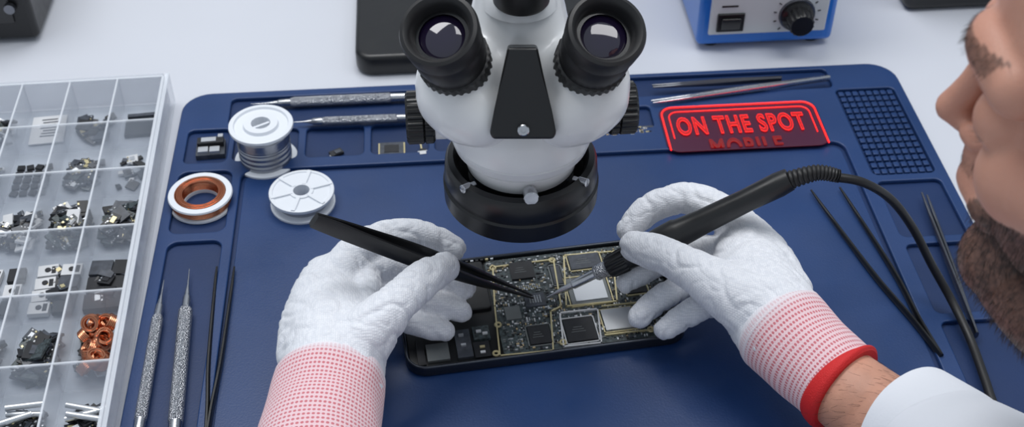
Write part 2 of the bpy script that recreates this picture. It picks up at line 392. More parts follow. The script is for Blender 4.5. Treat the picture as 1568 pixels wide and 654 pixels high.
# black front cover
pc=[((780,73),.181),((826,73),.181),((836,120),.170),((848,170),.1585),((855,205),.1485),((850,214),.146),((757,214),.146),((752,205),.1485),((759,170),.1585),((770,120),.170)]
front=[P(u,v,z) for (u,v),z in pc]; nrm=(front[5]-front[0]).cross(front[1]-front[0]).normalized()
if nrm.y>0: nrm=-nrm
bk=[p-nrm*.018 for p in front]; n=len(front)
cv=mesh('front_cover',front+bk,[tuple(range(n)),tuple(range(n,2*n))[::-1]]+[(i,(i+1)%n,n+(i+1)%n,n+i) for i in range(n)],m_blk,ms,ang=30); bevel(cv,.0012,3)
sc=P(804,200,.1508)
lathe('cover_screw',sc-nrm*.001,nrm,[(0,.0026),(.0018,.0026),(.0022,.0022),(.0022,.0012),(.0012,.0012),(.0012,0)],m_steel,ms)
lathe('lock_screw',A(.0015,-.0262,.1030),(0.04,-1,.12),[(0,0),(0,.0022),(.004,.0022),(.004,.0036),(.0095,.0036),(.010,.0032),(.010,0)],m_steel,ms)
for s,a0 in ((-1,218),(1,322)):
    a=math.radians(a0); dv=Vector((math.cos(a),math.sin(a),.15))
    lathe('ring_screw',A(.0305*math.cos(a),.0305*math.sin(a),.1005),dv,[(0,0),(0,.0016),(.003,.0016),(.003,.0021),(.0075,.0021),(.008,0)],m_steel,ms,n=20)

# ------------------------------------------------------------------ phone
c1=P(628,580,.004); c2=P(1058,524,.004)
pa=math.atan2(c2.y-c1.y,c2.x-c1.x); PL=(c2-c1).length+.001; PW=.0765
pd=Vector((math.cos(pa),math.sin(pa),0)); pq=Vector((-math.sin(pa),math.cos(pa),0))
pc0=(c1+c2)/2+pq*(PW/2); pc0.z=0
TP=Matrix.Translation((pc0.x,pc0.y,0)) @ Matrix.Rotation(pa,4,'Z')
TPi=TP.inverted(); RP=Matrix.Rotation(pa,3,'Z')
ph=E('disassembled_smartphone',(pc0.x,pc0.y,MF))
PB=MF+.0005
plate('back_shell',[rr(-PL/2,-PW/2,PL/2,PW/2,.011)],PB,PB+.003,m_phone,ph,bev=.0012,T=TP)
plate('frame',[rr(-PL/2,-PW/2,PL/2,PW/2,.011),rr(-PL/2+.0018,-PW/2+.0018,PL/2-.0018,PW/2-.0018,.009)],PB+.001,PB+.0068,m_phone,ph,bev=.0007,T=TP)
ZP=PB+.0052
plate('inner_tray',[rr(-PL/2+.002,-PW/2+.002,PL/2-.002,PW/2-.002,.009)],PB+.002,PB+.004,m_blk,ph,bev=.0003,T=TP)
def LP(u,v): return TPi @ P(u,v,ZP+.001)
def lrect(u0,v0,u1,v1):
    a=LP(u0,(v0+v1)/2); b=LP(u1,(v0+v1)/2); c=LP((u0+u1)/2,v0); d=LP((u0+u1)/2,v1)
    return (min(a.x,b.x),min(c.y,d.y),max(a.x,b.x),max(c.y,d.y))
hx,hy=PL/2-.003,PW/2-.003
bx=LP(756,460).x
plate('battery',[rr(-hx+.004,-.001,bx-.001,hy,.002)],PB+.003,PB+.0062,m_blk,ph,bev=.0006,T=TP)
plate('logic_board',[rr(bx,-hy,hx,hy,.003)],PB+.003,ZP,m_pcb,ph,bev=.0003,T=TP)
PCs=Multi([m_chip,m_chip2,m_silv,m_gold,m_tan,m_wcomp,m_pcbt,m_pcb])
def pcx(x,y,z,sx,sy,sz,mi,rz=0): 
    PCs.box(TP@Vector((x,y,z)),(sx,sy,sz),RP@Matrix.Rotation(rz,3,'Z'),mi)
taken=[]
def chip(u0,v0,u1,v1,h,mi,outline=None,rz=0):
    x0,y0,x1,y1=lrect(u0,v0,u1,v1); taken.append((x0,y0,x1,y1))
    if outline is not None:
        o=.0012
        for (a,b,c,d) in ((x0-o,y0-o,x1+o,y0-o+.0006),(x0-o,y1+o-.0006,x1+o,y1+o),(x0-o,y0-o,x0-o+.0006,y1+o),(x1+o-.0006,y0-o,x1+o,y1+o)):
            pcx((a+c)/2,(b+d)/2,ZP+.0004,c-a,d-b,.0009,outline)
    pcx((x0+x1)/2,(y0+y1)/2,ZP+h/2,x1-x0,y1-y0,h,mi,rz)
    if mi in (0,1) and x1-x0>.008:
        for k in range(3): pcx((x0+x1)/2-.001,(y0+y1)/2+(k-1)*.0016,ZP+h+.00005,(x1-x0)*(.5-.1*k),.0003,.0001,6)
chip(783,402,820,428,.0012,0); chip(874,390,922,412,.0012,1,3); chip(873,424,935,466,.0008,6,3); chip(880,428,930,461,.0014,2)
chip(812,500,846,528,.0012,0,6); chip(868,488,914,524,.0013,0,5); chip(926,474,974,506,.0016,2,3); chip(806,450,838,470,.0010,1)
chip(848,408,862,436,.0009,1,6); chip(776,470,800,490,.0009,6); chip(960,420,990,450,.0012,0,3)
def fence(pts,w=.0008,mi=3):
    q=[LP(*p) for p in pts]
    for a,b in zip(q,q[1:]):
        dx,dy=b.x-a.x,b.y-a.y; L=math.hypot(dx,dy); pcx((a.x+b.x)/2,(a.y+b.y)/2,ZP+.0005,L+w,w,.0012,mi,math.atan2(dy,dx))
fence([(757,410),(850,398),(862,470),(846,478),(850,538),(768,546),(760,470),(757,410)])
fence([(866,392),(940,386),(948,462),(870,470),(866,392)]); fence([(860,480),(918,474),(924,526),(866,532),(860,480)],mi=5); fence([(925,470),(1000,462),(1008,505),(930,514)])
for u,v in ((765,498),(757,411),(865,525),(762,542),(944,388),(1000,505),(848,399)):
    q=LP(u,v); PCs.torus(TP@Vector((q.x,q.y,ZP+.0006)),.0015,.0006,None,3,16,6)
for _ in range(2100):
    x=random.uniform(bx+.0015,hx-.002); y=random.uniform(-hy+.0015,hy-.0015)
    if any(a-.0008<x<c+.0008 and b-.0008<y<d+.0008 for a,b,c,d in taken): continue
    s=random.choice((.0006,.0008,.0010)); gx=round(x/.0013)*.0013; gy=round(y/.0013)*.0013
    sx,sy=(s*1.5,s*.8) if random.random()<.5 else (s*.8,s*1.5)
    pcx(gx,gy,ZP+.0002,sx,sy,.0006+.0004*random.random(),random.choice((4,2,6,0,0,1,6,5,2,6)))
q=LP(822,460)
for i in range(5):
    for j in range(5): pcx(q.x+(i-2)*.0014,q.y+(j-2)*.0011,ZP+.0012,.0007,.0005,.0006,2)
q=LP(812,440)
for i in range(12):
    for j in range(3): pcx(q.x+(i-6)*.0012,q.y+(j-1)*.0012,ZP+.0003,.0007,.0006,.0005,2 if (i+j)%3 else 3)
for (u0,v0,u1,v1,h,mi) in ((655,526,690,552,.001,6),(700,505,724,548,.0012,1),(726,500,752,520,.0014,7),(728,524,753,548,.0016,0),(640,520,652,560,.001,0)):
    x0,y0,x1,y1=lrect(u0,v0,u1,v1); pcx((x0+x1)/2,(y0+y1)/2,PB+.004+h/2,x1-x0,y1-y0,h+.001,mi)
for (u,v) in ((735,509),(745,512),(741,533),(742,541),(708,515),(712,530)):
    q=LP(u,v); pcx(q.x,q.y,PB+.0062,.0026,.0014,.0012,random.choice((2,5,3)))
for i in range(9):
    q=LP(1012,395+i*14); pcx(q.x,q.y,ZP+.0006,.006,.0025,.001,random.choice((0,1,0,6)))
for i in range(16): pcx(-hx+.01+i*.0028,hy+.0004,ZP+.0006,.0016,.0010,.0014,random.choice((0,2,3)))
PCs.done('board_components',ph,smooth=False)

# ------------------------------------------------------------------ tweezers
tw=E('tweezers',P(700,410,.03))
tip=P(818,455,ZP+.0022); end=P(482,338,.094)
D=(end-tip).normalized(); Ltw=(end-tip).length; side=D.cross(Vector((0,0,1))).normalized(); up=side.cross(D).normalized()
for s in (-1,1):
    def q(t,o): return tip+D*(Ltw*t)+side*o*s
    f=[tup(q(0,.0016 if s<0 else .0005),.0004,.0005),tup(q(.12,.0025),.0010,.0010),tup(q(.3,.0042),.0014,.0026),tup(q(.55,.0042),.0011,.0043),tup(q(.8,.0024),.0012,.0045),tup(q(.93,.0011),.0012,.0046),tup(q(1,.0009),.0012,.0040)]
    sweep('arm_%d'%(1 if s<0 else 2),cr(f,8),m_blk,tw,segs=12,ref=up,power=.7)
def lay_tweezers(tips, back, mat, w=.0036, name='tweezers'):
    e=E(name,back)
    for i,t in enumerate(tips):
        m=(t*.45+back*.55)+ (t-tips[1-i]).normalized()*(tips[0]-tips[1]).length*.10
        pts=[tup(t,.0005,.0006),tup(t*.85+back*.15+ (t-tips[1-i])*.04,.0009,.0011),tup(m,.0011,.0022),tup(t*.2+back*.8,.0011,.0023),tup(back+Vector((0,0,0)),.0011,.0023)]
        sweep('arm_%d'%(i+1),cr(pts,8),mat,e,segs=10,ref=(0,0,1),power=.75)
    return e
zz=MF+.0028
lay_tweezers([P(1246,292,zz),P(1290,288,zz)],P(1446,548,zz),m_blk)
lay_tweezers([P(333,410,zz),P(360,410,zz)],P(315,690,zz),m_blk)
lay_tweezers([P(1416,296,zz+.002),P(1424,300,zz+.002)],P(1500,515,zz+.002),m_steeld)
lay_tweezers([P(1000,155,.0078),P(1003,158,.0078)],P(1274,120,.0078),m_steel)
lay_tweezers([P(1002,131,.0078),P(1003,134,.0078)],P(1200,121,.0078),m_steeld)

# ------------------------------------------------------------------ precision tools
def tool(name, a, b, prof_h, mat_h=m_knurl):
    e=E(name,(a+b)/2); d=(b-a); L=d.length; d.normalize()
    lathe('tip',a,d,[(0,.0002),(L*.10,.0006),(L*.16,.0016),(L*.17,0)],m_steel,e,n=20)
    lathe('shaft',a+d*L*.155,d,[(0,0),(0,.0014),(L*.02,.0022),(L*.09,.0024),(L*.09,0)],m_steel,e,n=24)
    lathe('handle',a+d*L*.24,d,[(0,0),(0,prof_h*.8),(.002,prof_h),(L*.60,prof_h),(L*.605,prof_h*.85),(L*.605,0)],mat_h,e,n=32)
    lathe('end_cap',a+d*L*.845,d,[(0,0),(0,prof_h*.9),(L*.14,prof_h*.8),(L*.155,prof_h*.4),(L*.155,0)],m_steel,e,n=24)
zt=MF+.0040
tool('precision_screwdriver',P(252,430,zt),P(208,690,zt),.0031)
tool('precision_screwdriver',P(291,413,zt),P(265,700,zt),.0038)
tool('precision_screwdriver',P(385,160,zt),P(640,148,zt),.0033)
tool('precision_screwdriver',P(448,188,MT+.0036),P(640,180,MT+.0036),.0026)

# ------------------------------------------------------------------ spools
def spool(name,c,r,h,rc,mat_c,hub,dish=True,spokes=0):
    e=E(name,c); t=.0022
    lathe('flange_bottom',c,(0,0,1),[(0,hub),(0,r-.0006),(.0006,r),(t-.0004,r),(t,r-.0006),(t,hub)],m_spool,e,n=72)
    k=[(t,rc-.0004)]; nn=int((h-2*t)/.0009)
    for i in range(nn):
        k+=[(t+(i+.1)*.0009,rc-.0002),(t+(i+.5)*.0009,rc+random.uniform(-.0001,.0002)),(t+(i+.9)*.0009,rc-.0002)]
    k.append((h-t,rc-.0004)); lathe('wire',c,(0,0,1),k,mat_c,e,n=64,ang=80)
    top=[(h-t,hub),(h-t,r),(h-t+.0006,r+.0002),(h-.0003,r),(h,r-.0008)]
    if dish: top+=[(h,r*.86),(h-.0014,r*.83),(h-.0014,r*.56),(h+.0006,r*.53),(h+.0006,hub),(h-.010,hub*.9),(h-.010,hub*.2)]
    else: top+=[(h,r*.9),(h-.0006,r*.88),(h-.0006,hub*1.5),(h+.0002,hub*1.45),(h+.0002,hub),(0,hub)]
    lathe('flange_top',c,(0,0,1),top,m_spool,e,n=72)
    lathe('core',c,(0,0,1),[(t,hub*1.3),(h-t,hub*1.3)],m_spool,e)
    mm=Multi([m_spool])
    if dish: mm.box(c+Vector((0,0,h-.003)),(hub*1.9,.0016,.004),Matrix.Rotation(.5,3,'Z'),0)
    for i in range(spokes):
        a=2*math.pi*i/spokes+.3; mm.box(c+Vector((math.cos(a)*(r+hub)/2,math.sin(a)*(r+hub)/2,h-.0002)),((r-hub)*.9,.0022,.0014),Matrix.Rotation(a,3,'Z'),0)
    mm.done('ribs',e)
    return e
spool('solder_wire_spool',P(410,246,MF),.0192,.0285,.0158,m_sold,.0058)
cc=P(311,313,MF); e=E('copper_wire_spool',cc)
lathe('flange',cc,(0,0,1),[(0,.0100),(0,.0182),(.0008,.0188),(.0020,.0186),(.0022,.0100),(0,.0100)],m_spool,e,n=72)
lathe('flange_top',cc+Vector((0,0,.0070)),(0,0,1),[(0,.0148),(0,.0182),(.0006,.0188),(.0016,.0184),(.0018,.0150),(0,.0148)],m_spool,e,n=72)
mm=Multi([m_cop]); 
for i in range(10):
    for j in range(9):
        if i<6 and 1<=j<=6: continue
        if i>=8 and j>=6: continue
        mm.torus(cc+Vector((random.uniform(-.0003,.0003),random.uniform(-.0003,.0003),.0026+.00065*i)),.0108+.00074*j+ (0 if j<8 else .0002),.00044,Matrix.Rotation(random.uniform(-.02,.02),3,'X'),0,56,6)
mm.done('wire_bundle',e)
spool('white_thread_spool',P(466,313,MF),.0190,.0105,.0150,m_sold,.0048,dish=False,spokes=6)

# ------------------------------------------------------------------ small loose chips
def loose(name,c,parts):
    mm=Multi([m_chip,m_chip2,m_silv,m_wcomp,m_gold]); 
    for (dx,dy,dz,sx,sy,sz,rz,mi) in parts: mm.box(c+Vector((dx,dy,dz+sz/2)),(sx,sy,sz),Matrix.Rotation(rz,3,'Z'),mi)
    return mm.done(name,smooth=False)
loose('connector_module',P(325,233,MF),[(0,0,0,.0175,.015,.0035,.05,1),(0,.003,.0035,.016,.006,.0035,.05,0),(-.004,-.004,.0035,.006,.005,.002,.05,2),(.003,-.004,.0035,.006,.005,.002,.05,2),(-.001,.003,.007,.009,.004,.0006,.05,2),(.006,.006,.005,.003,.003,.003,.0,2)])
loose('microchip',P(517,237,MF),[(0,0,0,.008,.005,.002,.5,0),(.001,0,.002,.004,.003,.0006,.5,1),(-.003,-.002,0,.002,.002,.001,.2,2)])
loose('microchip',P(602,233,MF),[(0,0,0,.0165,.0145,.0012,0,4),(0,0,.0012,.0145,.0125,.0012,0,1),(0,0,.0024,.009,.007,.0003,0,0)])
loose('microchip',P(650,240,MF),[(0,0,0,.006,.005,.0025,.1,2),(0,.004,0,.004,.005,.001,.1,0),(0,0,.0025,.004,.003,.0006,.1,3),(-.001,.009,0,.001,.009,.0006,.1,4)])
mm=Multi([m_chip,m_chip2,m_silv,m_wcomp,m_gold,m_tan])
c=P(960,205,MF); mm.box(c+Vector((0,0,.001)),(.036,.009,.0016),None,1)
for i in range(46): mm.box(c+Vector((random.uniform(-.017,.017),random.uniform(-.004,.004),.0022)),(random.uniform(.001,.003),random.uniform(.001,.002),.0012),None,random.randrange(6))
mm.done('circuit_board_strip',smooth=False)

# ------------------------------------------------------------------ compartment organiser with parts
OG0=Vector((-.170,.66,0)); og=E('parts_organizer_box',OG0)
XR=-.1715; cols=[XR,-.2000,-.2295,-.2590,-.2885]; rows=[.664,.619,.5735,.5235,.473,.4235,.374,.3245]
ZB=.024; XL=cols[-1]; YT=rows[0]; YB=rows[-1]
box('tray_floor',((XL+XR)/2,(YT+YB)/2,.0016),(XR-XL,YT-YB,.0018),m_clearf,og)
def wallx(x,t,z1,nm,m=m_clear): box(nm,(x,(YT+YB)/2,(z1+.0026)/2),(t,YT-YB-.0002,z1-.0026),m,og)
def wally(y,t,z1,nm,m=m_clear): box(nm,((XL+XR)/2,y,(z1+.0026)/2),(XR-XL-.002,t,z1-.0026),m,og)
wallx(XR,.0016,ZB,'side_wall'); wallx(XL,.0016,ZB,'side_wall'); wally(YT,.0016,ZB,'end_wall'); wally(YB,.0016,ZB,'end_wall')
for x in cols[1:-1]: wallx(x,.0011,ZB-.001,'divider')
for y in rows[1:-1]: wally(y,.0011,ZB-.001,'cross_divider')
m_lip=transp('clear_lip',(238,242,248),.5)
for x in cols: box('lip',(x,(YT+YB)/2,ZB),(.0020 if x in(XR,XL) else .0012,YT-YB,.0010),m_lip,og,bev=.0004)
for y in rows: box('lip',((XL+XR)/2,y,ZB+.0001),(XR-XL,.0020 if y in(YT,YB) else .0012,.0010),m_lip,og,bev=.0004)
box('outer_flange',(XR+.0028,(YT+YB)/2,.0125),(.0012,YT-YB+.006,.0225),m_clear,og)
box('outer_flange_lip',(XR+.0018,(YT+YB)/2,ZB-.001),(.003,YT-YB+.008,.001),m_lip,og)
box('outer_flange_back',((XL+XR)/2,YT+.003,.0125),(XR-XL,.0012,.0225),m_clear,og)
bits=Multi([m_chip,m_chip2,m_silv,m_wcomp,m_gold,m_cop,m_tan,m_pcb])
FZ=.0027
def rot(t=.3): return Matrix.Rotation(random.uniform(0,6.28),3,'Z')@Matrix.Rotation(random.uniform(-t,t),3,'X')@Matrix.Rotation(random.uniform(-t,t),3,'Y')
def cell(ci,ri): return (cols[ci+1]+.002,rows[ri+1]+.003,cols[ci]-.002,rows[ri]-.003)
def pile(ci,ri,n,smin,smax,mi,t=.25,h=.006,frac=.95,th=.0014):
    x0,y0,x1,y1=cell(ci,ri); cx,cy=(x0+x1)/2,(y0+y1)/2-.003
    for _ in range(n):
        s=random.uniform(smin,smax); a=random.uniform(.5,1)
        dx=random.uniform(-1,1); dy=random.uniform(-1,1)
        x=cx+dx*((x1-x0)/2-s*.55)*frac; y=cy+dy*((y1-y0)/2-.003-s*.6)*frac
        hh=h*(1-.6*max(abs(dx),abs(dy)))
        z=FZ+th/2+s*.28*t+random.random()**1.2*hh; R=rot(t); m=random.choice(mi); 
        bits.box((x,y,z),(s,s*a,th),R,m)
        if s>.0045 and random.random()<.6:
            bits.box(Vector((x,y,z))+R@Vector((0,0,th*.6)),(s*.5,s*a*.45,th*.4),R,random.choice((1,0,0,1,2,4)))
            for k in range(3): bits.box(Vector((x,y,z))+R@Vector((s*(k-1)*.28,s*a*.38,th*.6)),(s*.12,s*.1,th*.4),R,random.choice((2,3,4)))
def modules(ci,ri,nx,ny,mi,sx,sy,th=.003):
    x0,y0,x1,y1=cell(ci,ri)
    for i in range(nx):
        for j in range(ny):
            x=x0+(x1-x0)*(i+.5)/nx; y=y0+(y1-y0-.006)*(j+.5)/ny; R=Matrix.Rotation(random.uniform(-.12,.12),3,'Z')
            m=random.choice(mi); z=FZ+th/2+.001*random.random(); bits.box((x,y,z),(sx,sy,th),R,m)
            if m==3:
                bits.cyl((x,y,z+th/2+.0002),.0016,.0008,None,0); 
                bits.box((x+sx*.3,y,z+th/2),(sx*.2,sy*.6,.0008),R,0)
x0,y0,x1,y1=cell(0,0); bits.box(((x0+x1)/2,(y0+y1)/2-.004,FZ+.001),(.020,.016,.003),Matrix.Rotation(.05,3,'Z'),0); bits.box(((x0+x1)/2,(y0+y1)/2+.005,FZ+.004),(.018,.003,.002),Matrix.Rotation(.05,3,'Z'),1)
pile(1,0,26,.004,.009,[0,0,1],.3,.005)
x0,y0,x1,y1=cell(2,0); bits.box(((x0+x1)/2,(y0+y1)/2,FZ+.001),(.021,.028,.0008),Matrix.Rotation(.06,3,'Z'),3)
for j in range(7): bits.box(((x0+x1)/2+random.uniform(-.002,.002),(y0+y1)/2+.010-j*.0028,FZ+.0016),(.013-.004*random.random(),.0007,.0003),Matrix.Rotation(.06,3,'Z'),1)
pile(0,1,16,.003,.007,[0,1,3,0],.2,.002,1); pile(1,1,50,.004,.009,[0,1,1,7],.3,.006,.9); 
for j in range(5):
    for i in range(4): 
        x0,y0,x1,y1=cell(2,1); bits.box((x0+.003+i*.0055,y0+.004+j*.006,FZ+.0008),(.0042,.0040,.0016),Matrix.Rotation(random.uniform(-.3,.3),3,'Z'),0)
pile(0,2,120,.004,.010,[0,1,7,0,0,0,7],.4,.010,1); pile(1,2,110,.004,.011,[0,0,1,7,3,0,0,7],.5,.010,1); pile(2,2,60,.004,.009,[0,1,0,3],.4,.006,1)
modules(0,3,2,3,[0,0,1],.0118,.0110,.004); modules(1,3,2,4,[0,3,3,1],.0108,.0085); modules(2,3,2,3,[0,3],.009,.010)
pile(0,3,22,.006,.011,[0,0,1],.25,.007); pile(1,3,18,.004,.008,[0,1],.2,.006)
pile(1,4,95,.005,.014,[0,7,1,0,0,7],.35,.010,1); pile(2,4,50,.004,.010,[0,1,7],.4,.008)
pile(0,4,14,.003,.008,[2,4,0],.4,.003)
pile(0,5,30,.004,.009,[2,0,0,0],.4,.004); pile(1,5,30,.004,.011,[0,0,1,0],.4,.005); pile(2,5,40,.004,.010,[0,1,2],.4,.004)
for ci in (0,1,2):
    x0,y0,x1,y1=cell(ci,5)
    for _ in range(6):
        a=random.uniform(-.5,.5); bits.cyl((random.uniform(x0+.009,x1-.009) ,random.uniform(y0+.009,y1-.009),FZ+.004+random.random()*.006),.0016,.018,Matrix.Rotation(a,3,'Z')@Matrix.Rotation(math.pi/2,3,'Y'),2)
    pile(ci,6,30,.003,.008,[0,1,2],.4,.004); 
for ri in range(7): pile(3,ri,30,.003,.009,[0,1,2,3,7],.4,.005)
bits.done('small_components',og,smooth=False)
coils=Multi([m_cop,m_cop]); x0,y0,x1,y1=cell(0,4)
for _ in range(17):
    c=Vector((random.uniform(x0+.005,x1-.005),random.uniform(y0+.005,y1-.007),FZ+.004+random.random()*.010)); R=rot(.9)
    for k in range(5): coils.torus(c+R@Vector((0,0,(k-2)*.0009)),.0041,.0007,R,0,22,6); 
    for k in range(4): coils.torus(c+R@Vector((0,0,(k-1.5)*.0009)),.0031,.0007,R,0,22,6)
coils.done('copper_coils',og)
og.rotation_euler=(0,0,math.radians(1.3))

# ------------------------------------------------------------------ bench instruments
pu=E('soldering_station',(.228,.77,0))
bx0,bx1,by0,by1,bh=.181,.2755,.697,.86,.105
box('case',((bx0+bx1)/2,(by0+by1)/2+.002,.004+bh/2),(bx1-bx0,by1-by0,bh),m_bluep,pu,bev=.004)
box('front_panel',((bx0+bx1)/2,by0+.0014,.004+bh/2+.002),(bx1-bx0-.014,.003,bh-.016),m_panel,pu,bev=.001)
fy=by0-.0002
def onfront(u,v):
    d=RV*(u-786.5)+UPV*(328-v)+FW*F; return CAM+d*(fy/d.y)
c=onfront(1122,34); box('switch_bezel',(c.x,fy-.0005,c.z),(.0185,.002,.014),m_blk,pu,bev=.0006); box('power_switch',(c.x,fy-.0016,c.z),(.013,.003,.009),m_blkg,pu,bev=.0006,rot=Matrix.Rotation(.12,3,'X'))
c=onfront(1224,22); lathe('knob_skirt',(c.x,fy,c.z),(0,-1,0),[(0,0),(0,.0125),(.002,.0120),(.002,0)],m_steeld,pu); lathe('temperature_knob',(c.x,fy-.002,c.z),(0,-1,0),[(0,0),(0,.0108),(.002,.0108),(.003,.009),(.012,.0085),(.013,.0075),(.013,0)],m_blk,pu,flute=(.0025,.0125,16,.0006))
tk=Multi([m_blk,m_bluep])
for i in range(11):
    a=math.radians(-225+i*27-0); tk.box((c.x+.0152*math.cos(-a),fy-.0001,c.z+.0152*math.sin(-a)),(.0006,.0006,.002),Matrix.Rotation(a+math.pi/2,3,'Y'),0)
c2_=onfront(1122,10); tk.box((c2_.x,fy-.0001,c2_.z),(.011,.0004,.0012),None,0)
tk.done('dial_marks',pu,smooth=False)
for i,(x,y) in enumerate(((bx0+.012,by0+.014),(bx1-.012,by0+.014),(bx0+.012,by1-.014),(bx1-.012,by1-.014))): lathe('foot_%d'%(i+1),(x,y,.0003),(0,0,1),[(0,0),(0,.006),(.005,.007),(.005,0)],m_rub,pu,n=20)
dv=E('bench_power_supply',(-.34,.82,0))
box('case',(-.345,.830,.0555),(.150,.17,.105),m_blk,dv,bev=.004)
box('bezel',(-.347,.7445,.060),(.128,.003,.085),m_blkg,dv,bev=.001)
box('display',(-.350,.7426,.062),(.112,.002,.070),m_screen,dv,bev=.0008)
for i in range(4): lathe('button',(-.283,.7435,.03+i*.018),(0,-1,0),[(0,0),(0,.004),(.003,.0036),(.003,0)],m_steeld,dv,n=20)
q=P(1388,26,0); ds=E('desk_speaker',(q.x+.05,q.y+.06,0))
box('case',(q.x+.052,q.y+.06,.0555),(.10,.11,.11),m_blk,ds,bev=.006)
lathe('driver',(q.x+.052,q.y+.006,.065),(0,-1,0),[(0,0),(0,.034),(.003,.034),(.002,.03),(-.002,.012),(.001,.010),(.003,0)],m_rub,ds)

# ------------------------------------------------------------------ soldering iron
so=E('soldering_iron',P(1060,350,.05))
it=P(840,457,ZP+.0016); ie=P(1216,274,.086); d=(ie-it).normalized(); L=(ie-it).length
lathe('tip',it,d,[(0,.0003),(.004,.0008),(.010,.0017),(.016,.0020),(.0165,.0026),(.032,.0026),(.032,0)],m_steel,so,n=28)
lathe('ferrule',it+d*.030,d,[(0,0),(0,.0036),(.001,.0042),(.008,.0042),(.009,.0036),(.009,0)],m_knurl,so,n=28)
lathe('grip_nut',it+d*.038,d,[(0,0),(0,.0052),(.002,.0064),(.010,.0068),(.012,.0060),(.012,0)],m_blk,so,flute=(.0015,.0105,16,.0007))
lathe('handle',it+d*.049,d,[(0,0),(0,.0062),(.010,.0068),(.020,.0078),(.030,.0082),(.032,.0074),(.045,.0066),(L-.075,.0060),(L-.056,.0064),(L-.050,.0058),(L-.049,0)],m_blk,so,n=40)
r0=ie; r1=P(1290,271,.090)
sr=cr([tup(r0-d*.004),tup(r0*.5+r1*.5+Vector((0,0,.003))),tup(r1)],24)
pr=[]
for i,p in enumerate(sr):
    t=i/(len(sr)-1); pr.append((*p,(.0050-.0016*t)-(0.0007 if (i%3==0) else 0)))
sweep('strain_relief',pr,m_rub,so,segs=20,ang=60)
sweep('cord',cr([tup(r1-Vector((.004,0,0)),.0024),tup(P(1325,280,.086),.0023),tup(P(1368,306,.070),.0023),tup(P(1402,350,.050),.0023),tup(P(1432,408,.028),.0023),tup(P(1462,462,.012),.0023),tup(P(1490,520,.0075),.0023),tup(P(1512,580,.0075),.0023),tup(P(1535,645,.0075),.0023),tup(Vector((.262,.27,.0075)),.0023),tup(Vector((.30,.225,.004)),.0023)],10),m_rub,so,segs=14)

# ------------------------------------------------------------------ gloves
def wr(p):
    a=noise.noise(p*50)*.0005+noise.noise(p*170)*.00018
    w=Vector((p.x*70+p.y*60,p.y*60-p.x*20,p.z*45))
    b=1-abs(noise.noise(w))*2.4
    c=1-abs(noise.noise(w*1.9+Vector((5,3,1))))*2.4
    return a-max(0,b-.55)*.0020-max(0,c-.6)*.0011
def G(lst): return [(P(u,v,z),r) for (u,v,z,r) in lst]
lg=E('work_glove',P(540,500,.02))
L_index=[(518,425,.044,.0125),(552,385,.050,.0100),(600,361,.050,.0086),(655,362,.046,.0080),(696,383,.038,.0072)]
L_thumb=[(522,560,.038,.0190),(565,512,.050,.0145),(610,466,.059,.0104),(648,432,.058,.0098),(682,410,.0535,.0082)]
L_mid=[(510,450,.040,.0120),(570,410,.042,.0094),(630,412,.036,.0078),(680,429,.028,.0074),(713,442,.0225,.0066)]
L_ring=[(510,475,.030,.0120),(580,445,.031,.0090),(640,456,.026,.0076),(680,468,.0215,.0072),(709,478,.0185,.0064)]
L_pin=[(510,510,.022,.0115),(580,480,.022,.0086),(630,493,.019,.0072),(662,503,.018,.0068),(682,509,.0165,.0060)]
L_palm=[(510,600,.035,.0248),(513,555,.037,.0255),(508,510,.037,.0240),(505,470,.037,.0205),(507,440,.038,.0165)]
L_web=[(545,535,.038,.0165),(560,480,.042,.0115),(562,440,.042,.009)]
blob('hand',[G(x) for x in (L_index,L_thumb,L_mid,L_ring,L_pin,L_palm,L_web)]+[G([(484,450,.046,.0115),(476,490,.038,.0145),(482,540,.036,.0185)])],m_glove,lg,voxel=.00105,smooth=4,disp=wr)
cf=cr([tup(P(509,562,.0362),.0205),tup(P(508,578,.0358),.0256),tup(P(506,592,.0355),.0264),tup(P(497,640,.036),.0270),tup(P(488,690,.038),.0282),tup(P(482,740,.040),.0298)],12)
sweep('cuff',cf,m_cuff,lg,segs=96,disp=lambda q:noise.noise(q*60)*.0008)
sweep('hem',[(*cf[-2][:3],.0312),(*(Vector(cf[-2][:3])*.5+Vector(cf[-1][:3])*.5),.0322),(*cf[-1][:3],.0312)],m_red,lg,segs=60)

rg=E('work_glove',P(1130,430,.02))
R_index=[(1150,368,.046,.0130),(1112,328,.050,.0104),(1055,305,.052,.0090),(1000,320,.045,.0084),(967,353,.036,.0074)]
R_thumb=[(1160,470,.052,.0180),(1105,440,.056,.0135),(1055,410,.055,.0104),(1010,389,.050,.0098),(975,378,.045,.0083)]
R_mid=[(1145,405,.040,.0125),(1075,385,.033,.0088),(1020,400,.027,.0074),(985,419,.0225,.0071),(963,434,.0195,.0064)]
R_ring=[(1145,435,.034,.0125),(1080,427,.030,.0088),(1030,449,.026,.0074),(1000,470,.0225,.0070),(982,486,.0200,.0063)]
R_pin=[(1140,460,.034,.0120),(1095,462,.031,.0086),(1062,480,.028,.0072),(1038,494,.0250,.0067),(1022,505,.0225,.0060)]
R_palm=[(1212,522,.046,.0226),(1187,485,.047,.0232),(1162,445,.045,.0228),(1148,408,.043,.0190),(1142,382,.043,.015)]
R_back=[(1200,455,.045,.0165),(1175,400,.045,.0145),(1150,362,.045,.0118)]
blob('hand',[G(x) for x in (R_index,R_thumb,R_mid,R_ring,R_pin,R_palm,R_back)],m_glove,rg,voxel=.00105,smooth=4,disp=wr)
cf=cr([tup(P(1186,489,.0465),.0190),tup(P(1198,503,.0464),.0236),tup(P(1207,512,.0463),.0238),tup(P(1240,546,.046),.0224),tup(P(1272,574,.046),.0218),tup(P(1293,593,.046),.0218)],12)
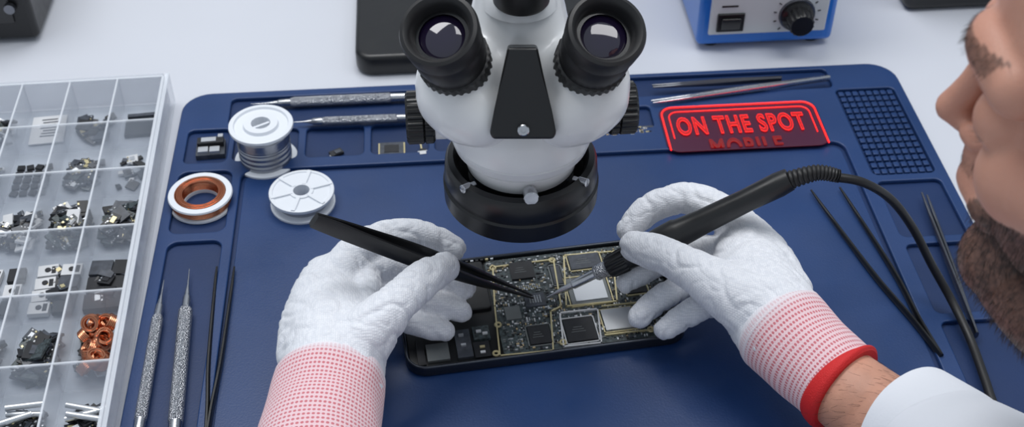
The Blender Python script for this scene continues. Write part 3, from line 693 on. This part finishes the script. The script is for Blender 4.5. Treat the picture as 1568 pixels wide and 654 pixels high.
sweep('cuff',cf,m_cuff,rg,segs=96,disp=lambda q:noise.noise(q*60)*.0006)
hem=cr([tup(P(1288,588,.046),.0218),tup(P(1291,591,.046),.0230),tup(P(1296,595,.046),.0232),tup(P(1300,598,.046),.0218)],5)
sweep('hem',hem,m_red,rg,segs=60)

# ------------------------------------------------------------------ technician
tn=E('technician',(.24,.05,-.2))
fold=lambda p: noise.noise(p*18)*.004+noise.noise(Vector((p.x*40,p.y*25,p.z*40)))*.0025
w0=P(1285,588,.046); w1=P(1342,632,.048); w2=P(1430,700,.052); el=Vector((.345,.165,.06))
fa=sweep('forearm',cr([tup(w0,.0190),tup(w1,.0200),tup(w2,.0235),tup(w2*.5+el*.5,.028)],10),m_skin,tn,segs=40,disp=lambda q:noise.noise(q*40)*.0006)
ah=Multi([m_hair]); fd=(w2-w0).normalized()
for _ in range(420):
    t=random.uniform(.05,.75); c=w0.lerp(w2,t); a=random.uniform(0,6.28)
    n1=fd.cross(ZV).normalized(); n2=n1.cross(fd); nn=n1*math.cos(a)+n2*math.sin(a)
    if nn.z<-.2: continue
    r=.019+.0045*t; ah.strand(c+nn*r*.99,(fd*-.3+nn*.35+n1*.6).normalized(),.00006,random.uniform(.004,.008),fd*random.uniform(-1,1))
ah.done('arm_hair',tn,smooth=False)
s0=P(1388,658,.0510); s1=P(1440,700,.054); s2=P(1500,752,.060)
sweep('sleeve_cuff',cr([tup(s0,.0275),tup(P(1391,660,.0510),.0300),tup(P(1402,668,.052),.0308),tup(s1,.033),tup(s2,.037),tup(s2*.6+el*.4,.041)],10),m_coat,tn,segs=60,disp=lambda q:fold(q)*.35,caps=True)
shR=Vector((.42,.05,.07)); shL=Vector((.07,.02,.07)); elL=Vector((-.15,.12,.05))
coat=[[(s2*.8+el*.2,.036),(el,.045),(el*.5+shR*.5,.052),(shR,.062)],
      [(P(478,790,.045),.036),(elL,.046),(elL*.5+shL*.5+Vector((0,-.01,0)),.052),(shL,.062)],
      [(shL,.062),(Vector((.24,.04,.06)),.085),(shR,.062)],
      [(Vector((.24,.04,.06)),.09),(Vector((.24,.02,-.08)),.125),(Vector((.24,.0,-.25)),.125),(Vector((.24,-.02,-.38)),.14)],
      [(Vector((.12,.03,.02)),.07),(Vector((.14,.0,-.2)),.10),(Vector((.15,-.02,-.38)),.12)],
      [(Vector((.36,.03,.02)),.07),(Vector((.34,.0,-.2)),.10),(Vector((.33,-.02,-.38)),.12)]]
blob('lab_coat',coat,m_coat,tn,voxel=.005,smooth=8,disp=fold)
# head
N0=P(1437,160,.225)
upw=Vector((-.20,.06,1)).normalized(); fwd=Vector((-.80,.60,0)); fwd=(fwd-upw*upw.dot(fwd)).normalized(); lft=upw.cross(fwd)
RH=Matrix((fwd,lft,upw)).transposed(); HS=.87
HO=N0-RH@(Vector((.1110,0,-.015))*HS)
def H(x,y,z): return HO+RH@(Vector((x,y,z))*HS)
hc=[];el_=[]
def he(c,r): el_.append((H(*c),tuple(q*HS for q in r),RH))
he((-.012,0,.038),(.100,.074,.088)); he((.035,0,-.010),(.052,.058,.078)); he((.045,0,-.045),(.042,.043,.042))
for s in (-1,1):
    hc.append([(H(-.015,s*.054,-.03),.015),(H(.01,s*.048,-.068),.016),(H(.048,s*.028,-.092),.016),(H(.072,0,-.100),.017)])
    hc.append([(H(.0825,s*.006,.030),.008),(H(.0825,s*.022,.034),.0095),(H(.068,s*.042,.030),.010)])
    hc.append([(H(.064,s*.034,-.014),.018),(H(.040,s*.048,-.008),.018)])
    hc.append([(H(.0940,s*.0075,-.0200),.0045),(H(.0900,s*.0105,-.0220),.0043),(H(.086,s*.012,-.019),.0042)])
    hc.append([(H(.087,s*.004,.018),.0055),(H(.080,s*.012,.004),.007),(H(.083,s*.008,-.012),.0065)])
    hc.append([(H(.0735,s*.031,.0085),.0112),(H(.0740,s*.031,.0085),.0112)])
    hc.append([(H(.0800,s*.022,.004),.0024),(H(.0840,s*.031,.0030),.0026),(H(.078,s*.041,.004),.0024)])
    hc.append([(H(-.012,s*.070,.014),.0045),(H(-.022,s*.076,.012),.004),(H(-.024,s*.076,-.006),.004),(H(-.014,s*.071,-.020),.004)])
hc.append([(H(.084,0,.030),.0085),(H(.0880,0,.018),.0058),(H(.0935,0,.004),.0052),(H(.0995,0,-.007),.0054),(H(.1042,0,-.0145),.0060)])
hc.append([(H(.100,0,-.0185),.0054),(H(.093,0,-.025),.0052),(H(.090,0,-.036),.008)])
hc.append([(H(.084,-.020,-.048),.0045),(H(.0925,-.008,-.0435),.0058),(H(.0935,0,-.0445),.0060),(H(.0925,.008,-.0435),.0058),(H(.084,.020,-.048),.0045)])
hc.append([(H(.082,-.018,-.054),.0045),(H(.0895,0,-.0565),.0068),(H(.082,.018,-.054),.0045)])
hc.append([(H(.076,0,-.040),.016),(H(.074,0,-.070),.014),(H(.080,0,-.090),.0165)])
nb=Vector((.27,.10,.12))
hc.append([(H(-.035,0,-.03),.050),((H(-.035,0,-.10)*.6+nb*.4),.050),(nb,.058)])
def beardf(l):
    x,y,z=l
    b=0
    if x>-.03 and z<.01 and z>-.128:
        line=-.022+max(0,(.060-x))*.45
        if x>.083: line=-.030
        b=max(0,min(1,(line-z)/.016))
        if x>.083 and -.062<z<-.0385 and abs(y)<.02: b*=.12
    top=.070-max(0,(.035-x))*1.1
    hr=max(0,min(1,(z-max(top,-.045))/.008)) if x<.075 else max(0,min(1,(z-.075)/.008))
    if -.02<x<.012 and z>-.04: hr=max(hr,max(0,min(1,(.012-abs(x+.004))/.006)))
    if abs(y)>.0690 and -.03<z<.022 and -.032<x<-.004: hr=0;b=0
    br=1 if (x>.058 and .033<z<.041 and .009<abs(y)<.045) else 0
    return max(b*.9,hr,br*.7),hr,b,br
RHi=RH.inverted()
m_head=M('face_skin',(200,148,124),.48,0,(900,.4,.0004))
nt=m_head.node_tree; b=nt.nodes['Principled BSDF']; b.inputs['Subsurface Weight'].default_value=.08; b.inputs['Subsurface Radius'].default_value=(.01,.004,.002); b.inputs['Subsurface Scale'].default_value=.3
at_=nt.nodes.new('ShaderNodeAttribute'); at_.attribute_name='hair'
ns_=nt.nodes.new('ShaderNodeTexNoise'); ns_.inputs['Scale'].default_value=450; tcx=nt.nodes.new('ShaderNodeTexCoord'); nt.links.new(tcx.outputs['Object'],ns_.inputs['Vector'])
ma=nt.nodes.new('ShaderNodeMath'); ma.operation='MULTIPLY_ADD'; ma.inputs[1].default_value=1.1; nt.links.new(at_.outputs['Fac'],ma.inputs[0])
sb=nt.nodes.new('ShaderNodeMath'); sb.operation='MULTIPLY_ADD'; sb.inputs[1].default_value=-.6; sb.inputs[2].default_value=.15; nt.links.new(ns_.outputs['Fac'],sb.inputs[0]); nt.links.new(sb.outputs[0],ma.inputs[2]); ma.use_clamp=True
blt=nt.nodes.new('ShaderNodeTexNoise'); blt.inputs['Scale'].default_value=35; nt.links.new(tcx.outputs['Object'],blt.inputs['Vector'])
sk=nt.nodes.new('ShaderNodeMix'); sk.data_type='RGBA'; nt.links.new(blt.outputs['Fac'],sk.inputs[0]); sk.inputs[6].default_value=lin((206,156,134)); sk.inputs[7].default_value=lin((184,128,108))
mx=nt.nodes.new('ShaderNodeMix'); mx.data_type='RGBA'; nt.links.new(ma.outputs[0],mx.inputs[0]); nt.links.new(sk.outputs[2],mx.inputs[6]); mx.inputs[7].default_value=lin((62,44,37)); nt.links.new(mx.outputs[2],b.inputs['Base Color'])
head=blob('head',hc,m_head,tn,voxel=.0014,smooth=5,ells=el_)
me=head.data; atr=me.attributes.new('hair','FLOAT','POINT'); vals=[]
hs=Multi([m_hair]); dn=-(RH@Vector((0,0,1)))
nr=[v.normal.copy() for v in me.vertices]
for v,nn in zip(me.vertices,nr):
    l=RHi@(v.co-HO)/HS; k,hr,bb,br=beardf(l); vals.append(k)
    v.co=v.co+nn*(hr*.004+bb*.0008)
    p=v.co
    if bb>.15 and random.random()<.5*bb:
        hs.strand(p.copy(),(nn*.45+dn*.7+Vector((random.uniform(-.3,.3),random.uniform(-.3,.3),random.uniform(-.3,.3)))).normalized(),.00010,random.uniform(.002,.0045),dn)
    if hr>.5 and random.random()<.3:
        bk_=RH@Vector((-1,0,-.3))
        hs.strand(p.copy(),(nn*.3+bk_*.8+Vector((random.uniform(-.2,.2),random.uniform(-.2,.2),random.uniform(-.2,.2)))).normalized(),.0002,random.uniform(.008,.014),bk_)
    if br and random.random()<.6:
        hs.strand(p.copy(),(nn*.35+RH@Vector((-.2,math.copysign(.9,l.y),.05))).normalized(),.00010,random.uniform(.003,.006),nn*.3)
hs.done('hair_and_beard',tn,smooth=False)
atr.data.foreach_set('value',vals); me.update()
for s in (-1,1):
    ls=Multi([m_hair])
    for i in range(30):
        t=i/29; y=s*(.021+.021*t); x=.0845-abs(t-.45)*.009; ls.strand(H(x-.001,y,.0048),(RH@Vector((1,s*(t-.4)*.8,-.35))).normalized(),.00010,.006,RH@Vector((.2,0,.7)))
    ls.done('eyelashes',tn,smooth=False)

# ------------------------------------------------------------------ light
w=bpy.data.worlds.new('room_light'); S.world=w; w.use_nodes=True
bg=w.node_tree.nodes['Background']; bg.inputs[0].default_value=(.80,.89,1,1); bg.inputs[1].default_value=.54
def area(name,loc,size,power,target,color=(1,1,1)):
    l=bpy.data.lights.new(name,'AREA'); l.shape='RECTANGLE'; l.size=size[0]; l.size_y=size[1]; l.energy=power; l.color=color
    o=link(bpy.data.objects.new(name,l)); o.location=loc; o.rotation_euler=(Vector(target)-Vector(loc)).to_track_quat('-Z','Y').to_euler(); return o
area('ceiling_light_panel',(-.25,.95,1.35),(1.1,.5),12.5,(0,.5,0))
area('ceiling_light_panel',(.5,.5,1.4),(.4,.9),6,(.1,.5,0))
